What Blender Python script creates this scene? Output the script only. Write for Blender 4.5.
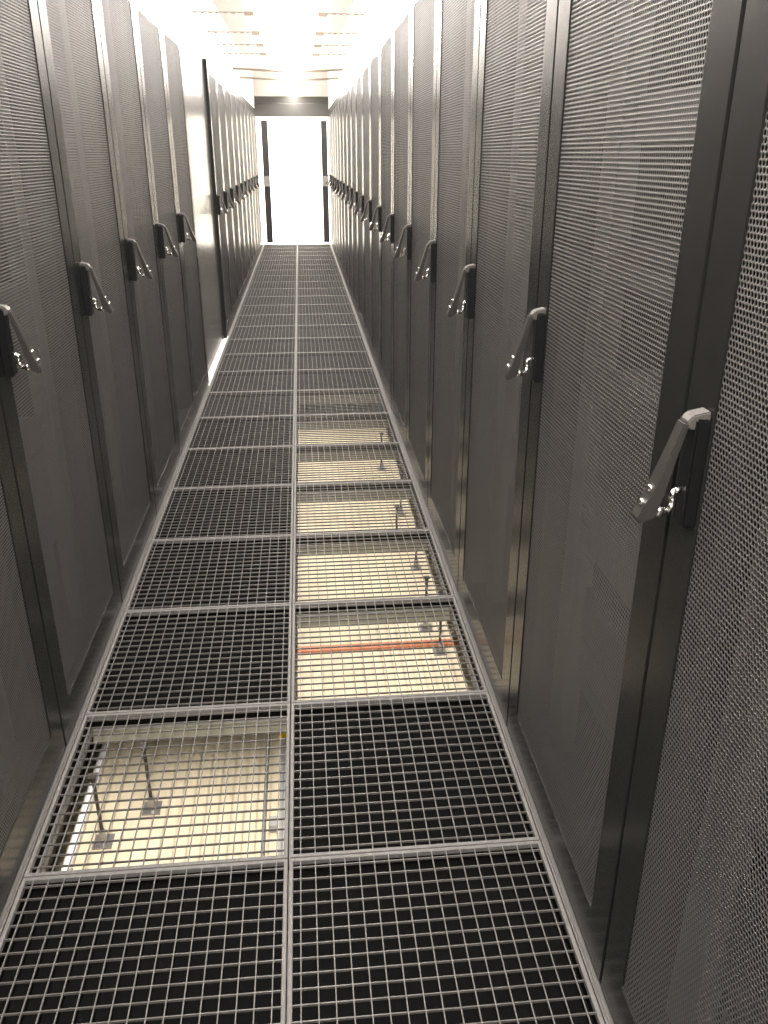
import bpy, bmesh, math, random
from mathutils import Vector, Matrix

for o in list(bpy.data.objects):
    bpy.data.objects.remove(o)
SC = bpy.context.scene
COL = SC.collection

# ------------------------------------------------------------------ camera (x right, y along the aisle, z up)
F_PX, PITCH, YAW = 833.1, 0.40559, 0.09389
cam = bpy.data.cameras.new('camera')
cam.sensor_fit = 'VERTICAL'
cam.sensor_height = 36.0
cam.lens = F_PX / 1024 * 36.0
cam.clip_start = 0.02
cam.clip_end = 100
co = bpy.data.objects.new('camera', cam)
COL.objects.link(co)
fw = Vector((math.sin(YAW) * math.cos(PITCH), math.cos(YAW) * math.cos(PITCH), -math.sin(PITCH)))
rt = Vector((math.cos(YAW), -math.sin(YAW), 0))
up = rt.cross(fw)
co.matrix_world = Matrix(((rt.x, up.x, -fw.x, 0.0839), (rt.y, up.y, -fw.y, -0.8795), (rt.z, up.z, -fw.z, 1.5056), (0, 0, 0, 1)))
SC.camera = co

# ------------------------------------------------------------------ world, exposure, light levels
w = bpy.data.worlds.new('world')
SC.world = w
w.use_nodes = True
w.node_tree.nodes['Background'].inputs[0].default_value = (1, 0.96, 0.9, 1)
w.node_tree.nodes['Background'].inputs[1].default_value = 0.0
SC.view_settings.view_transform = 'Standard'
SC.view_settings.look = 'None'
SC.view_settings.gamma = 1.0
SC.view_settings.use_curve_mapping = False
SC.view_settings.exposure = 0.0
WARM = (1.0, 0.928, 0.865)
ADDED_UPLIGHT_STRENGTH = 30.0
BACK = -5.2              # the aisle goes on behind the camera
TUBE_STRENGTH = 270.0
REAR_FILL_STRENGTH = 650.0  # added fill from lamps behind the camera
FAR_ROOM_WATT = 1000.0
SIDE_ROOM_WATT = 40.0


def area_light(name, loc, direction, sx, sy, watt, col):
    l = bpy.data.lights.new(name, 'AREA')
    l.shape = 'RECTANGLE'
    l.size, l.size_y = sx, sy
    l.energy = watt
    l.color = col
    ob = bpy.data.objects.new(name, l)
    COL.objects.link(ob)
    ob.location = loc
    ob.rotation_euler = Vector(direction).to_track_quat('-Z', 'Y').to_euler()
    return ob


# lamps of the bright room beyond the end door, above its ceiling line
area_light('far_room_lamp', (0.0, 17.2, 3.3), (0, 0.25, -1), 2.6, 2.0, FAR_ROOM_WATT, (1, 0.94, 0.86))
# lamp of the passage behind the blank panel
area_light('side_passage_lamp', (-1.35, 5.86, 2.5), (0, 0, -1), 0.6, 1.4, SIDE_ROOM_WATT, (1, 0.955, 0.89))


# ------------------------------------------------------------------ materials
def mat(name, base, rough=0.5, metal=0.0, spec=0.5, noise=0.0, nscale=30.0, bump=0.0, emit=None, estr=0.0, rvar=0.0):
    m = bpy.data.materials.new(name)
    m.use_nodes = True
    nt = m.node_tree
    b = nt.nodes['Principled BSDF']
    b.inputs['Base Color'].default_value = (*base, 1)
    b.inputs['Roughness'].default_value = rough
    b.inputs['Metallic'].default_value = metal
    b.inputs['Specular IOR Level'].default_value = spec
    if emit:
        b.inputs['Emission Color'].default_value = (*emit, 1)
        b.inputs['Emission Strength'].default_value = estr
    if noise or bump or rvar:
        tc = nt.nodes.new('ShaderNodeTexCoord')
        n = nt.nodes.new('ShaderNodeTexNoise')
        n.inputs['Scale'].default_value = nscale
        n.inputs['Detail'].default_value = 5
        nt.links.new(tc.outputs['Object'], n.inputs['Vector'])
        if noise:
            r = nt.nodes.new('ShaderNodeValToRGB')
            r.color_ramp.elements[0].position = 0.3
            r.color_ramp.elements[1].position = 0.7
            r.color_ramp.elements[0].color = (*[c * (1 - noise) for c in base], 1)
            r.color_ramp.elements[1].color = (*[min(1, c * (1 + noise)) for c in base], 1)
            nt.links.new(n.outputs['Fac'], r.inputs['Fac'])
            nt.links.new(r.outputs['Color'], b.inputs['Base Color'])
        if rvar:
            mr = nt.nodes.new('ShaderNodeMapRange')
            mr.inputs[3].default_value = rough - rvar
            mr.inputs[4].default_value = rough + rvar
            nt.links.new(n.outputs['Fac'], mr.inputs[0])
            nt.links.new(mr.outputs[0], b.inputs['Roughness'])
        if bump:
            bp = nt.nodes.new('ShaderNodeBump')
            bp.inputs['Strength'].default_value = bump
            bp.inputs['Distance'].default_value = 0.002
            nt.links.new(n.outputs['Fac'], bp.inputs['Height'])
            nt.links.new(bp.outputs['Normal'], b.inputs['Normal'])
    return m


def perforated(name, base, rough, sx, sz, r):
    """sheet metal with a staggered lattice of round holes, in the object's own y,z plane"""
    m = mat(name, base, rough, 0.0, 0.35)
    nt = m.node_tree
    N, L = nt.nodes, nt.links
    b = N['Principled BSDF']
    out = N['Material Output']
    tc = N.new('ShaderNodeTexCoord')
    sep = N.new('ShaderNodeSeparateXYZ')
    L.new(tc.outputs['Object'], sep.inputs[0])

    def mth(op, a, bb=None, c=None):
        n = N.new('ShaderNodeMath')
        n.operation = op
        for i, v in enumerate((a, bb, c)):
            if v is None:
                continue
            if isinstance(v, (int, float)):
                n.inputs[i].default_value = v
            else:
                L.new(v, n.inputs[i])
        return n.outputs[0]

    def dist(off):
        us = []
        for ax, s in ((1, sx), (2, sz)):
            v = mth('ADD', mth('DIVIDE', sep.outputs[ax], s), 100.0 + off)
            v = mth('MULTIPLY', mth('SUBTRACT', mth('FRACT', v), 0.5), s)
            us.append(mth('MULTIPLY', v, v))
        return mth('SQRT', mth('ADD', us[0], us[1]))
    d = mth('MINIMUM', dist(0.0), dist(0.5))
    hole = mth('LESS_THAN', d, r)
    # pressed rim of each hole
    rim = N.new('ShaderNodeMapRange')
    rim.inputs[1].default_value = r
    rim.inputs[2].default_value = sx * 0.56
    L.new(d, rim.inputs[0])
    bp = N.new('ShaderNodeBump')
    bp.inputs['Strength'].default_value = 1.0
    bp.inputs['Distance'].default_value = 0.0005
    L.new(rim.outputs[0], bp.inputs['Height'])
    L.new(bp.outputs['Normal'], b.inputs['Normal'])
    tr = N.new('ShaderNodeBsdfTransparent')
    mx = N.new('ShaderNodeMixShader')
    L.new(hole, mx.inputs[0])
    L.new(b.outputs[0], mx.inputs[1])
    L.new(tr.outputs[0], mx.inputs[2])
    L.new(mx.outputs[0], out.inputs['Surface'])
    return m


M = dict(
    paint=mat('rack_paint', (0.0115, 0.0113, 0.0108), 0.26, 0, 0.32, 0.04, 25, 0.0, rvar=0.02),
    mesh=perforated('perforated_steel', (0.073, 0.0705, 0.068), 0.46, 0.0080, 0.0160, 0.0032),
    body=mat('rack_body', (0.02, 0.02, 0.02), 0.55),
    rail=mat('rack_rail', (0.13, 0.127, 0.12), 0.45, 0.0, 0.5),
    unit=mat('rack_unit', (0.025, 0.025, 0.025), 0.5, 0, 0.4, 0.3, 40),
    unit2=mat('rack_unit_grey', (0.085, 0.083, 0.08), 0.5, 0, 0.4, 0.2, 40),
    handle=mat('handle_black', (0.004, 0.004, 0.0042), 0.38, 0, 0.3),
    cap=mat('handle_cap_grey', (0.075, 0.071, 0.066), 0.42, 0.2),
    lever=mat('lever_grey', (0.030, 0.0285, 0.0265), 0.33, 0.2),
    chrome=mat('chrome', (0.86, 0.85, 0.82), 0.12, 1.0),
    galv=mat('galvanised_steel', (0.105, 0.102, 0.098), 0.58, 0.1, 0.4, 0.16, 60, 0.08),
    bar=mat('bar_steel', (0.078, 0.074, 0.069), 0.42, 0.2, 0.5, 0.16, 60),
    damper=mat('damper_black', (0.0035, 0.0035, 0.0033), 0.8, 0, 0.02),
    stringer=mat('stringer_steel', (0.10, 0.10, 0.097), 0.5, 0.2, 0.5, 0.15, 30),
    beam=mat('beam_grey_green', (0.24, 0.24, 0.19), 0.5, 0.0, 0.4, 0.1, 30),
    plate=mat('plate_zinc', (0.30, 0.30, 0.295), 0.3, 0.6),
    slab=mat('cream_slab', (0.66, 0.585, 0.425), 0.7, 0, 0.3, 0.09, 5, 0.1),
    white=mat('white_paint', (0.86, 0.84, 0.80), 0.5),
    whitegloss=mat('white_gloss', (0.85, 0.83, 0.79), 0.3),
    blank=mat('blank_panel_paint', (0.10, 0.096, 0.09), 0.22, 0.2, 0.6, 0.05, 10, 0, rvar=0.04),
    darkwall=mat('dark_wall', (0.08, 0.078, 0.075), 0.6),
    floor=mat('floor_tile_grey', (0.07, 0.068, 0.065), 0.5, 0, 0.4, 0.1, 20),
    strut=mat('strut_steel', (0.42, 0.36, 0.30), 0.5, 0.2),
    lintel=mat('lintel_grey', (0.06, 0.058, 0.054), 0.75, 0.0),
    stile=mat('door_black', (0.018, 0.017, 0.018), 0.5),
    copper=mat('copper_orange', (0.47, 0.165, 0.065), 0.45, 0.1),
    pipe=mat('pipe_white', (0.88, 0.87, 0.85), 0.3),
    rod=mat('threaded_rod_dark', (0.05, 0.045, 0.04), 0.5, 0.5),
    yellow=mat('tag_yellow', (0.95, 0.70, 0.0), 0.5),
    box=mat('box_grey', (0.33, 0.34, 0.33), 0.5),
    tube=mat('tube_glow', (1, 1, 1), 0.5, emit=WARM, estr=TUBE_STRENGTH),
    rear_fill=mat('rear_fill_glow', (1, 1, 1), 0.5, emit=WARM, estr=REAR_FILL_STRENGTH),
    added_uplight=mat('ceiling_fill_glow', (1, 1, 1), 0.5, emit=WARM, estr=ADDED_UPLIGHT_STRENGTH),
    black=mat('gasket_black', (0.008, 0.008, 0.008), 0.6, 0, 0.3),
)
gm = bpy.data.materials.new('door_glass')
gm.use_nodes = True
g = gm.node_tree.nodes['Principled BSDF']
g.inputs['Base Color'].default_value = (0.95, 0.98, 0.97, 1)
g.inputs['Roughness'].default_value = 0.02
g.inputs['Transmission Weight'].default_value = 1.0
g.inputs['IOR'].default_value = 1.1
M['glass'] = gm


# ------------------------------------------------------------------ mesh helpers
def box(bm, x0, x1, y0, y1, z0, z1):
    vs = [bm.verts.new((x, y, z)) for x in (x0, x1) for y in (y0, y1) for z in (z0, z1)]
    for f in ((0, 1, 3, 2), (4, 6, 7, 5), (0, 4, 5, 1), (2, 3, 7, 6), (0, 2, 6, 4), (1, 5, 7, 3)):
        bm.faces.new([vs[i] for i in f])
    return vs


def cyl(bm, p0, p1, r0, r1=None, n=12):
    r1 = r0 if r1 is None else r1
    p0, p1 = Vector(p0), Vector(p1)
    d = (p1 - p0)
    q = d.to_track_quat('Z', 'Y').to_matrix().to_4x4()
    bmesh.ops.create_cone(bm, cap_ends=True, segments=n, radius1=r0, radius2=r1, depth=d.length,
                          matrix=Matrix.Translation((p0 + p1) / 2) @ q)


def prism(bm, pts, axis, a0, a1):
    """closed outline extruded along an axis; pts are the two other coordinates in cyclic order"""
    def P(u, v, a):
        return {0: (a, u, v), 1: (u, a, v), 2: (u, v, a)}[axis]
    A = [bm.verts.new(P(u, v, a0)) for u, v in pts]
    B = [bm.verts.new(P(u, v, a1)) for u, v in pts]
    n = len(pts)
    bm.faces.new(A)
    bm.faces.new(B[::-1])
    for i in range(n):
        bm.faces.new((A[i], B[i], B[(i + 1) % n], A[(i + 1) % n]))


def tube_path(bm, pts, r, n=8):
    for a, b in zip(pts[:-1], pts[1:]):
        cyl(bm, a, b, r, r, n)
    for p in pts[1:-1]:
        bmesh.ops.create_uvsphere(bm, u_segments=n, v_segments=6, radius=r, matrix=Matrix.Translation(Vector(p)))


def finish(bm, name, m, bevel=0.0, smooth=False, segs=1):
    if bevel:
        bmesh.ops.bevel(bm, geom=list(bm.edges), offset=bevel, segments=segs, affect='EDGES', clamp_overlap=True)
    bmesh.ops.recalc_face_normals(bm, faces=bm.faces)
    me = bpy.data.meshes.new(name)
    bm.to_mesh(me)
    bm.free()
    me.materials.append(m)
    if smooth:
        for p in me.polygons:
            p.use_smooth = True
    return me


def boxes(name, m, *bs, bevel=0.0):
    bm = bmesh.new()
    for b in bs:
        box(bm, *b)
    return finish(bm, name, m, bevel)


def ring(bm, x0, x1, y0, y1, z0, z1, wl, wr, wb, wt, axis=0):
    """rectangular frame: axis 0 -> opening seen along x (y,z plane); axis 2 -> along z (x,y plane)"""
    if axis == 0:
        o = [(y0, z0), (y1, z0), (y1, z1), (y0, z1)]
        i = [(y0 + wl, z0 + wb), (y1 - wr, z0 + wb), (y1 - wr, z1 - wt), (y0 + wl, z1 - wt)]
        a0, a1 = x0, x1
        P = lambda p, a: (a, p[0], p[1])
    else:
        o = [(x0, y0), (x1, y0), (x1, y1), (x0, y1)]
        i = [(x0 + wl, y0 + wb), (x1 - wr, y0 + wb), (x1 - wr, y1 - wt), (x0 + wl, y1 - wt)]
        a0, a1 = z0, z1
        P = lambda p, a: (p[0], p[1], a)
    V = {}
    for k, s in (('o', o), ('i', i)):
        for a in (0, 1):
            V[k, a] = [bm.verts.new(P(p, (a0, a1)[a])) for p in s]
    for j in range(4):
        n = (j + 1) % 4
        bm.faces.new((V['o', 0][j], V['o', 0][n], V['i', 0][n], V['i', 0][j]))
        bm.faces.new((V['o', 1][j], V['i', 1][j], V['i', 1][n], V['o', 1][n]))
        bm.faces.new((V['o', 0][j], V['o', 1][j], V['o', 1][n], V['o', 0][n]))
        bm.faces.new((V['i', 0][j], V['i', 0][n], V['i', 1][n], V['i', 1][j]))


def link(name, data, parent=None, loc=(0, 0, 0), rz=0.0):
    o = bpy.data.objects.new(name, data)
    COL.objects.link(o)
    o.parent = parent
    o.location = loc
    if rz:
        o.rotation_euler = (0, 0, rz)
    return o


def thing(name, label, cat, loc=(0, 0, 0), rz=0.0, group=None, data=None):
    o = link(name, data, None, loc, rz)
    o['label'] = label
    o['category'] = cat
    if group:
        o['group'] = group
    return o


def struct(name, me, label=None, parent=None, loc=(0, 0, 0)):
    o = link(name, me, parent, loc)
    o['kind'] = 'structure'
    if label:
        o['label'] = label
    return o


ORD = ['nearest', 'second', 'third', 'fourth', 'fifth', 'sixth', 'seventh', 'eighth', 'ninth', 'tenth', 'eleventh', 'twelfth',
       'thirteenth', 'fourteenth', 'fifteenth', 'sixteenth', 'seventeenth', 'eighteenth', 'nineteenth', 'twentieth',
       'twenty-first', 'twenty-second', 'twenty-third', 'twenty-fourth', 'twenty-fifth', 'twenty-sixth']

# ------------------------------------------------------------------ the setting
WALL = 0.612           # door fronts stand at +-WALL
END = 15.10            # end of the aisle
TOP = 2.20             # rack height
CEIL = 2.78
SLAB = -0.28           # top of the slab below the grates
struct('floor', boxes('floor', M['floor'],
       (0.606, 2.0, BACK, END, -0.035, 0.0), (-2.0, -0.606, BACK, 4.98, -0.035, 0.0), (-2.0, -0.606, 6.74, END, -0.035, 0.0),
       (-0.606, 0.606, BACK, -0.004, -0.035, 0.0)), 'raised floor under the racks')
struct('floor_plenum', boxes('floor_plenum', M['slab'], (-2.0, 2.0, BACK, END, SLAB - 0.05, SLAB)), 'cream painted slab below the floor grates')
struct('wall_back', boxes('wall_back', M['darkwall'], (-2.0, 2.0, BACK - 0.1, BACK, SLAB - 0.05, CEIL)))
struct('wall_left', boxes('wall_left', M['darkwall'], (-2.1, -2.0, BACK, END, SLAB - 0.05, CEIL)))
struct('wall_right', boxes('wall_right', M['darkwall'], (2.0, 2.1, BACK, END, SLAB - 0.05, CEIL)))
struct('ceiling', boxes('ceiling', M['white'], (-2.0, 2.0, BACK, END, CEIL, CEIL + 0.05)), 'white ceiling over the aisle')
struct('trim_1', boxes('trim_1', M['white'], (0.625, 0.645, BACK, END - 0.01, TOP + 0.004, CEIL - 0.003)), 'white fascia above the right racks')
struct('trim_2', boxes('trim_2', M['white'], (-0.656, -0.637, BACK, END - 0.01, TOP + 0.004, CEIL - 0.003)), 'white fascia above the left racks')
# end wall with the doorway
struct('wall_far', boxes('wall_far', M['white'],
       (-2.0, -0.66, END, END + 0.1, 0, CEIL), (0.66, 2.0, END, END + 0.1, 0, CEIL), (-0.66, 0.66, END + 0.01, END + 0.1, 2.42, CEIL),
       (-2.0, 2.0, END, END + 0.1, SLAB - 0.05, -0.06)), 'white end wall around the doorway')
bm = bmesh.new()
prism(bm, [(END - 0.06, 2.10), (END + 0.05, 2.10), (END + 0.05, 2.415), (END - 0.03, 2.415), (END - 0.03, 2.31), (END - 0.06, 2.30)], 0, -0.655, 0.655)
struct('trim_3', finish(bm, 'trim_3', M['lintel'], 0.004), 'dark grey door header at the end of the aisle')
# bright room beyond
R0, R1 = END + 0.1, 20.0
struct('floor_far_room', boxes('floor_far_room', M['white'], (-2.4, 2.4, END, R1, -0.05, -0.002)), 'pale floor of the room beyond the doorway')
struct('wall_far_room', boxes('wall_far_room', M['white'], (-2.5, 2.5, R1, R1 + 0.1, -0.05, 3.4), (-2.5, -2.4, R0, R1, -0.05, 3.4), (2.4, 2.5, R0, R1, -0.05, 3.4)),
       'overexposed white walls of the room beyond the doorway')
struct('ceiling_far_room', boxes('ceiling_far_room', M['white'], (-2.5, 2.5, R0, R1, 3.4, 3.45)))
# white infill panels beside the doorway
for i, s in enumerate((-1, 1)):
    a, b = sorted((s * 0.640, s * 0.660))
    struct('trim_%d' % (4 + i), boxes('trim', M['whitegloss'], (a, b, (14.60 if s > 0 else 14.67), END - 0.005, 0.0, TOP), bevel=0.002),
           'pale infill panel between last rack and doorway, %s side' % ('left' if s < 0 else 'right'))
# white threshold in the recess below the blank panel
struct('trim_6', boxes('trim_6', M['white'], (-2.0, -0.606, 4.985, 6.735, -0.03, 0.003)), 'white floor strip in the gap below the blank panel')
# aluminium edge strips along the grates
for i, s in enumerate((-1, 1)):
    a, b = sorted((s * 0.6005, s * 0.6055))
    struct('trim_%d' % (7 + i), boxes('trim', M['bar'], (a, b, 0.0, END, -0.04, -0.001)), 'thin metal edge strip along the %s side of the grates' % ('left' if s < 0 else 'right'))
# sliding door leaves pushed open
for i, s in enumerate((-1, 1)):
    inner, outer = (0.435, 0.545) if s < 0 else (0.485, 0.590)
    r = link('door_%d' % (i + 1), None, None, (0, END - 0.02, 0))
    r['kind'] = 'structure'
    r['label'] = 'open sliding door leaf with black stile, %s side of the doorway' % ('left' if s < 0 else 'right')
    a, b = sorted((s * inner, s * outer))
    link('stile', boxes('stile', M['stile'], (a, b, -0.02, 0.02, 0.03, 2.04), bevel=0.003), r)
    a, b = sorted((s * (outer + 0.001), s * 0.655))
    link('pane', boxes('pane', M['glass'], (a, b, -0.004, 0.004, 0.03, 2.08)), r)
    a, b = sorted((s * (inner + 0.01), s * (inner + 0.095)))
    link('latch', boxes('latch', M['plate'], (a, b, -0.055, -0.021, 0.98, 1.15), bevel=0.008), r)

# ------------------------------------------------------------------ raised floor frame below the grates
T = 0.6
frame = link('floor_frame', None)
frame['kind'] = 'structure'
frame['label'] = 'galvanised stringers carrying the grates'
bm = bmesh.new()
box(bm, -0.285, 0.285, -0.011, 0.012, -0.098, -0.0405)
sx_me = finish(bm, 'stringer', M['beam'])
lip_me = boxes('lip', M['plate'], (-0.285, 0.285, -0.022, -0.0115, -0.047, -0.0435))
sy_me = boxes('stringer', M['stringer'], (-0.011, 0.011, -0.285, 0.285, -0.056, -0.0405))
for n in range(0, 10):
    for s in (-0.3, 0.3):
        link('lip', lip_me, link('stringer', sx_me, frame, (s, n * T, 0)))
    if n < 9:
        for s in (-0.588, 0.0, 0.588):
            link('stringer', sy_me, frame, (s, n * T + 0.3, 0))

# floor grates: 17 x 17 bars in a frame
NB, PT, HALF = 17, 0.034, 0.2985
bm = bmesh.new()
ring(bm, -HALF, HALF, -HALF, HALF, -0.014, 0.0, 0.0095, 0.0095, 0.0095, 0.0095, axis=2)
frame_me = finish(bm, 'grate_frame', M['galv'], 0.0012)
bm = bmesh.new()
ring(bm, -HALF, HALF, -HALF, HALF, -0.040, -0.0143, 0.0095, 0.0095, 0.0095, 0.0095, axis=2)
frame_shade_me = finish(bm, 'frame_shade', M['damper'])  # black ring standing in for shade on the frame's inner faces
inn = HALF - 0.009
bar_me = boxes('bearing_bar', M['bar'], (-inn, inn, -0.0011, 0.0011, -0.0070, -0.0015))
rod_me = boxes('cross_rod', M['galv'], (-0.0011, 0.0011, -inn, inn, -0.0045, -0.0004))
bm = bmesh.new()
for k in range(NB):
    t = (k - (NB - 1) / 2) * PT
    box(bm, -inn, inn, t - 0.0011, t + 0.0011, -0.0070, -0.0015)
    box(bm, t - 0.0011, t + 0.0011, -inn, inn, -0.0045, -0.0004)
grid_me = finish(bm, 'bar_grid', M['galv'])
bm = bmesh.new()
box(bm, -inn, inn, -inn, inn, -0.039, -0.034)
damper_me = finish(bm, 'damper', M['damper'])
OPEN = {(1, 0)} | {(n, 1) for n in range(2, 8)}
ROWS = 25
for n in range(ROWS):
    for c in (0, 1):
        op = (n, c) in OPEN
        side = ('left', 'right')[c]
        if (n, c) == (1, 0):
            lab = 'only left-hand steel floor grate open to the cream floor below'
        elif op:
            lab = 'open steel floor grate in the right column, %s row from the camera' % ORD[n]
            if n == 2:
                lab = 'open steel floor grate in the right column above the orange strap'
        else:
            lab = 'steel floor grate with black damper, %s column, %s row from the camera' % (side, ORD[n])
        t = thing('floor_grate', lab, 'floor grate', ((c - 0.5) * T, n * T + 0.3, 0), group='steel floor grates along the aisle')
        link('frame', frame_me, t)
        link('frame_shade', frame_shade_me, t)
        if n < 7:
            for k in range(NB):
                q = (k - (NB - 1) / 2) * PT
                link('bearing_bar', bar_me, t, (0, q, 0))
                link('cross_rod', rod_me, t, (q, 0, 0))
        else:
            link('bar_grid', grid_me, t)['kind'] = 'stuff'
        if not op:
            link('damper', damper_me, t)
struct('trim_9', boxes('trim_9', M['galv'], (-0.6, 0.6, ROWS * T + 0.002, END - 0.002, -0.04, -0.001)), 'metal sill strip at the foot of the doorway')

# ------------------------------------------------------------------ below the floor
bm = bmesh.new()
box(bm, -0.026, 0.026, -0.026, 0.026, SLAB + 0.001, SLAB + 0.006)
cyl(bm, (0, 0, SLAB + 0.005), (0, 0, SLAB + 0.045), 0.013, 0.009, 12)
pb_me = finish(bm, 'base_plate', M['plate'])
bm = bmesh.new()
cyl(bm, (0, 0, SLAB + 0.043), (0, 0, -0.055), 0.0052, None, 8)
pr_me = finish(bm, 'threaded_rod', M['rod'])
bm = bmesh.new()
box(bm, -0.012, 0.012, -0.012, 0.012, -0.046, -0.0425)
cyl(bm, (0, 0, -0.062), (0, 0, -0.046), 0.008, None, 6)
ph_me = finish(bm, 'head', M['rod'])
PED = [((-0.42, 1.10), 'floor pedestal standing on a zinc foot inside the open left grate'),
       ((-0.535, 0.98), 'floor pedestal beside the thick white pipe below the left grate'),
       ((0.560, 1.86), 'floor pedestal just in front of the right end of the orange strap'),
       ((0.530, 2.04), 'floor pedestal just behind the right end of the orange strap'),
       ((0.560, 2.58), 'floor pedestal nearest the racks below the fourth grate row on the right'),
       ((0.490, 2.78), 'floor pedestal set in from the racks below the fourth grate row on the right'),
       ((0.560, 3.22), 'floor pedestal below the fifth grate row on the right'),
       ((0.520, 3.92), 'floor pedestal below the sixth grate row on the right')]
for (x, y), lab in PED:
    t = thing('floor_pedestal', lab, 'pedestal', (x, y, 0), group='floor pedestals below the grates')
    link('base_plate', pb_me, t)
    link('threaded_rod', pr_me, t)
    link('head', ph_me, t)


def one(name, me, label, cat, loc=(0, 0, 0), group=None):
    return thing(name, label, cat, loc, 0, group, me)


def tube_me(name, m, pts, r, n=12):
    bm = bmesh.new()
    tube_path(bm, pts, r, n)
    return finish(bm, name, m, smooth=True)


def run(x, r):
    return [(x, -0.2, SLAB + r + 0.001), (x, 2.9, SLAB + r + 0.001)]


one('pipe', tube_me('pipe', M['pipe'], run(-0.610, 0.014), 0.014), 'thick white pipe running below the left grate', 'pipe', group='white pipes below the floor')
one('pipe', tube_me('pipe', M['pipe'], run(-0.700, 0.010), 0.010), 'thin white pipe nearest the left rack base below the grate', 'pipe', group='white pipes below the floor')
one('cable', tube_me('cable', M['rod'], [(-0.655, -0.2, SLAB + 0.008), (-0.65, 1.0, SLAB + 0.008), (-0.66, 2.0, SLAB + 0.008), (-0.655, 2.9, SLAB + 0.008)], 0.007, 8), 'dark cable between the two white pipes', 'cable')
one('conduit', tube_me('conduit', M['plate'], run(-0.087, 0.006), 0.006), 'slim steel conduit below the left grate near the centre seam', 'conduit')
one('duct', boxes('duct', M['box'], (-0.044, -0.018, -0.2, 1.375, SLAB + 0.001, SLAB + 0.018), bevel=0.002), 'grey cable duct beneath the centre seam', 'duct')
one('tag', boxes('tag', M['yellow'], (-0.054, -0.020, 1.385, 1.412, SLAB + 0.001, SLAB + 0.012), bevel=0.002), 'yellow tag at the end of the grey duct', 'tag')
one('junction_box', boxes('junction_box', M['box'], (-0.072, -0.047, 0.97, 1.01, SLAB + 0.001, SLAB + 0.03), bevel=0.003), 'small grey junction box beside the slim conduit', 'box')
one('ground_strap', boxes('ground_strap', M['copper'], (-0.05, 0.72, 1.898, 1.936, SLAB + 0.001, SLAB + 0.012), bevel=0.002), 'orange copper strap lying across the slab', 'strap')

# ------------------------------------------------------------------ server racks
RW, DEPTH = 0.80, 1.05
bm = bmesh.new()
for b in ((0.034, DEPTH, 0.004, 0.012, 0.01, TOP), (0.034, DEPTH, RW - 0.012, RW - 0.004, 0.01, TOP),
          (DEPTH - 0.01, DEPTH, 0.012, RW - 0.012, 0.01, TOP), (0.034, DEPTH, 0.012, RW - 0.012, TOP - 0.02, TOP),
          (0.034, DEPTH, 0.012, RW - 0.012, 0.002, 0.05)):
    box(bm, *b)
body_me = finish(bm, 'body', M['body'])
SW, SB, ST = 0.088, 0.108, 0.095
bm = bmesh.new()
ring(bm, 0.0, 0.030, 0.0035, RW - 0.0035, 0.006, TOP - 0.002, SW - 0.0035, SW - 0.0035, SB, ST, axis=0)
door_me = finish(bm, 'door', M['paint'], 0.0025, segs=2)
bm = bmesh.new()      # front, middle and back skin of the thick sheet: slanting views meet the walls of the holes
for x in (0.0, 0.0008):
    ya, za, zb = RW / 2 - SW + 0.004, 0.006 + SB - 0.004, TOP - ST - 0.002 + 0.004
    bm.faces.new([bm.verts.new(v) for v in ((x, -ya, za), (x, -ya, zb), (x, ya, zb), (x, ya, za))])
mesh_me = finish(bm, 'mesh_panel', M['mesh'])
rail_me = boxes('mounting_rail', M['rail'], (0.0, 0.05, -0.030, 0.030, 0.05, TOP - 0.03), (0.0, 0.002, -0.045, 0.045, 0.05, TOP - 0.03))
U = 0.0445
unit_mes = {}


def unit_me(h, alt):
    if (h, alt) not in unit_mes:
        bm = bmesh.new()
        box(bm, 0.0, 0.45, -0.24, 0.24, 0.001, h * U - 0.002)
        box(bm, -0.003, 0.0, -0.242, 0.242, 0.001, h * U - 0.002)
        unit_mes[h, alt] = finish(bm, 'equipment_unit', M['unit2' if alt else 'unit'], 0.001)
    return unit_mes[h, alt]


# swing handle, built about the door front (x = 0, handle reaches to -x), at its own height
HZ = 1.115
bm = bmesh.new()
prism(bm, [(-0.016, -0.085), (0.016, -0.085), (0.016, 0.070), (-0.016, 0.070)], 0, -0.020, 0.0)
hb_me = finish(bm, 'handle_base', M['handle'], 0.003, segs=2)
bm = bmesh.new()   # rounded grey cap over the pivot
pts = [(0.0, 0.066), (-0.020, 0.054), (-0.031, 0.058), (-0.031, 0.066), (-0.024, 0.075), (0.0, 0.080)]
prism(bm, [(u, v) for u, v in pts], 1, -0.0125, 0.0125)
cap_me = finish(bm, 'hinge_cap', M['cap'], 0.002, segs=2)
bm = bmesh.new()   # lever: tapering bar swung out at the bottom, thicker foot
pts = [(-0.026, 0.066), (-0.034, 0.066), (-0.066, -0.035), (-0.084, -0.074), (-0.076, -0.080), (-0.056, -0.070), (-0.050, -0.038)]
prism(bm, pts, 1, -0.013, 0.013)
lever_me = finish(bm, 'lever', M['lever'], 0.0028, segs=2)
bm = bmesh.new()
tube_path(bm, [(-0.020, 0, -0.034), (-0.030, 0, -0.036), (-0.033, 0, -0.046), (-0.028, 0, -0.054), (-0.036, 0, -0.066), (-0.048, 0, -0.066)], 0.0042, 8)
cyl(bm, (-0.048, 0, -0.071), (-0.048, 0, -0.058), 0.0075, None, 10)
hook_me = finish(bm, 'latch_hook', M['chrome'], smooth=True)
bm = bmesh.new()
bmesh.ops.create_uvsphere(bm, u_segments=10, v_segments=6, radius=0.0055)
screw_me = finish(bm, 'lock_screw', M['chrome'], smooth=True)

random.seed(4)


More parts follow.
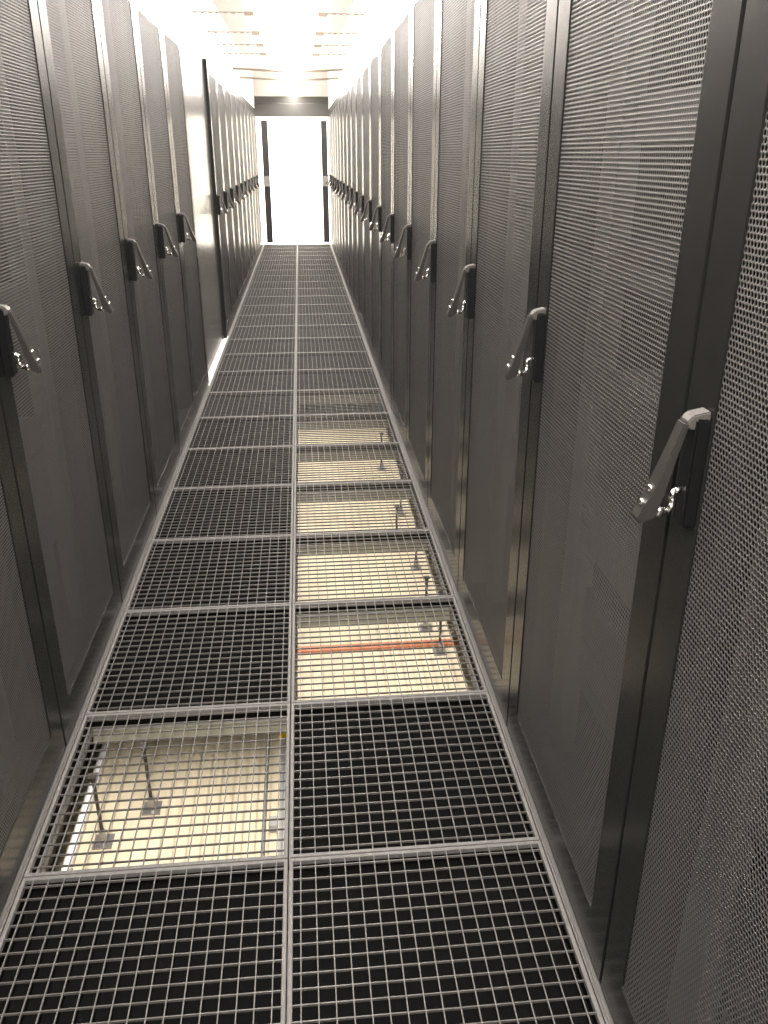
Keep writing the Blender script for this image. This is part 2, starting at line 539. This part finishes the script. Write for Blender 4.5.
def rack(loc, rz, label, group, units):
    r = thing('server_rack', label, 'server rack', loc, rz, group)
    link('body', body_me, r)
    d = link('door', door_me, r)
    link('mesh_panel', mesh_me, d, (0.003, RW / 2, 0))
    if units:
        for y in (0.135, RW - 0.135):
            link('mounting_rail', rail_me, r, (0.09, y, 0))
        z = 0.055
        while z < 2.0:
            h = random.choice((1, 1, 2, 2, 2, 4, 5))
            if z + h * U > TOP - 0.03:
                break
            if random.random() < 0.62:
                link('equipment_unit', unit_me(h, random.random() < 0.30), r, (0.128 + random.choice((0, 0, 0.03)), RW / 2, z))
            z += h * U
    h = link('handle', hb_me, r, (0, RW - 0.067, HZ))
    link('lever', lever_me, h)
    link('hinge_cap', cap_me, h)['label'] = 'light grey rounded hinge cap'
    link('latch_hook', hook_me, h)['label'] = 'chrome latch hook'
    link('lock_screw', screw_me, h, (-0.0640, 0.0, -0.030))
    link('lock_screw', screw_me, h, (-0.0735, 0.0, -0.050))
    return r


Y0R = 0.212 - RW
for k in range(19):
    lab = 'black mesh-door server rack, right row, %s from the camera' % ORD[k]
    if k == 0:
        lab = 'black mesh-door server rack cut off by the right edge, largest handle'
    elif k == 18:
        lab = 'black mesh-door server rack, right row, last before the doorway'
    rack((WALL, Y0R + k * RW, 0), 0, lab, 'server racks of the right row', k < 5)
Y0L = 0.242
for k in range(6):
    lab = 'black mesh-door server rack, left row, %s from the camera' % ORD[k]
    if k == 0:
        lab = 'black mesh-door server rack cut off by the left edge, its handle out of frame'
    elif k == 5:
        lab = 'black mesh-door server rack, left row, just before the pale blank panel'
    rack((-WALL, Y0L + (k + 1) * RW, 0), math.pi, lab, 'server racks of the left row', k < 4)
Y0F = 6.645
for k in range(10):
    lab = 'black mesh-door server rack, left row, %s beyond the pale blank panel' % ('first' if k == 0 else ORD[k])
    if k == 9:
        lab = 'black mesh-door server rack, left row, last before the doorway'
    rack((-WALL, Y0F + (k + 1) * RW, 0), math.pi, lab, 'server racks of the left row', False)

# blank panel in the recess between the two left groups
t = thing('blank_panel', 'pale smooth blank panel filling the gap in the left rack row', 'panel', (-0.636, 5.8435, 0))
link('sheet', boxes('sheet', M['blank'], (-0.02, 0.0, -0.796, 0.796, 0.035, 2.203), bevel=0.003), t)
link('foot', boxes('foot', M['body'], (-0.018, -0.002, -0.79, -0.75, 0.003, 0.034)), t)
link('foot', boxes('foot', M['body'], (-0.018, -0.002, 0.75, 0.79, 0.003, 0.034)), t)
link('gasket', boxes('gasket', M['black'], (0.001, 0.026, 0.789, 0.796, 0.004, 2.19)), t)['label'] = 'black rubber edge strip'

# ------------------------------------------------------------------ overhead: lamps, struts, cross bars
LZ, LX = 2.47, 0.03
bm = bmesh.new()
prism(bm, [(-0.040, -0.012), (-0.037, -0.012), (-0.028, 0.026), (0.028, 0.026), (0.037, -0.012), (0.040, -0.012), (0.040, 0.036), (-0.040, 0.036)], 1, -0.58, 0.58)
house_me = finish(bm, 'housing', M['white'], 0.004)
bm = bmesh.new()
prism(bm, [(-0.020, 0.0), (0.020, 0.0), (0.024, 0.020), (-0.024, 0.020)], 1, -0.575, 0.575)
def diffuser(glow):
    b2 = bm.copy()
    me = finish(b2, 'diffuser', M['white'])
    me.materials.append(M[glow])
    for p in me.polygons:
        if p.normal.z < -0.9:
            p.material_index = 1
    return me
tube_m, rear_fill_m = diffuser('tube'), diffuser('rear_fill')
bm.free()
bm = bmesh.new()
cyl(bm, (0, -0.575, 0.06), (0, 0.575, 0.06), 0.020, None, 12)
upl_m = finish(bm, 'ceiling_fill', M['added_uplight'], smooth=True)  # tube added above the housing only to brighten the ceiling
bm = bmesh.new()
for y in (-0.45, 0.45):
    cyl(bm, (0.03, y, 0.036), (0.03, y, CEIL - LZ - 0.0), 0.004, None, 6)
hang_me = finish(bm, 'hanger', M['white'])
cap2_me = boxes('end_cap', M['white'], (-0.024, 0.024, -0.003, 0.003, -0.024, 0.08))
LAMPN = 17
for k in range(LAMPN):
    y = -4.75 + k * 1.2
    if y + 0.6 > END:
        break
    lab = 'slim white strip lamp above the aisle, %s before the doorway' % ('last' if k == LAMPN - 1 else ORD[LAMPN - 1 - k])
    t = thing('strip_lamp', lab, 'lamp', (LX, y, LZ), group='strip lamps in line above the aisle')
    link('housing', house_me, t)
    link('diffuser', tube_m if y > -0.9 else rear_fill_m, t)  # lamps behind the camera are added, brighter, to light the slab below the grates
    link('ceiling_fill', upl_m, t)
    link('hanger', hang_me, t)
    for s in (-0.583, 0.583):
        link('end_cap', cap2_me, t, (0, s, 0))


def strut_mesh(x0, x1):
    bm = bmesh.new()
    box(bm, x0, x1, -0.012, 0.012, 0.004, 0.007)
    n = int((x1 - x0) / 0.05)
    for i in range(n):
        a = x0 + (x1 - x0) * i / n
        box(bm, a, a + (x1 - x0) / n * (0.3 + 0.12 * (i % 3)), -0.0118, -0.0095, -0.002 - 0.003 * (i % 2), 0.004)
    return finish(bm, 'strut', M['strut'])


left_me, right_me = strut_mesh(-0.624, -0.20), strut_mesh(0.26, 0.624)
end_me = boxes('end_block', M['strut'], (-0.03, 0.03, -0.014, 0.014, -0.012, 0.010))
for k, y in enumerate((6.05, 7.1, 7.95, 8.7)):
    for s in (0, 1):
        t = thing('strut', 'perforated steel strut under the ceiling, %s side, %s from the camera' % (('left', 'right')[s], ORD[k]), 'strut',
                  (0, y, 2.43), group='struts under the ceiling')
        link('channel', (left_me, right_me)[s], t)
        link('end_block', end_me, t, (-0.235 if s == 0 else 0.295, 0, 0))
bm = bmesh.new()
tube_path(bm, [(-0.624, 0, 0), (-0.3, 0, -0.012), (0.05, 0, -0.02), (0.4, 0, -0.014), (0.624, 0, 0)], 0.012, 8)
cb_me = finish(bm, 'cross_bar', M['strut'])
for k, (y, lab) in enumerate(((9.9, 'thin sagging cross bar below the lamps, nearer of the two'), (11.1, 'thin sagging cross bar below the lamps, farther of the two'))):
    one('cross_bar', cb_me, lab, 'bar', (0, y, 2.40), 'cross bars below the lamps')
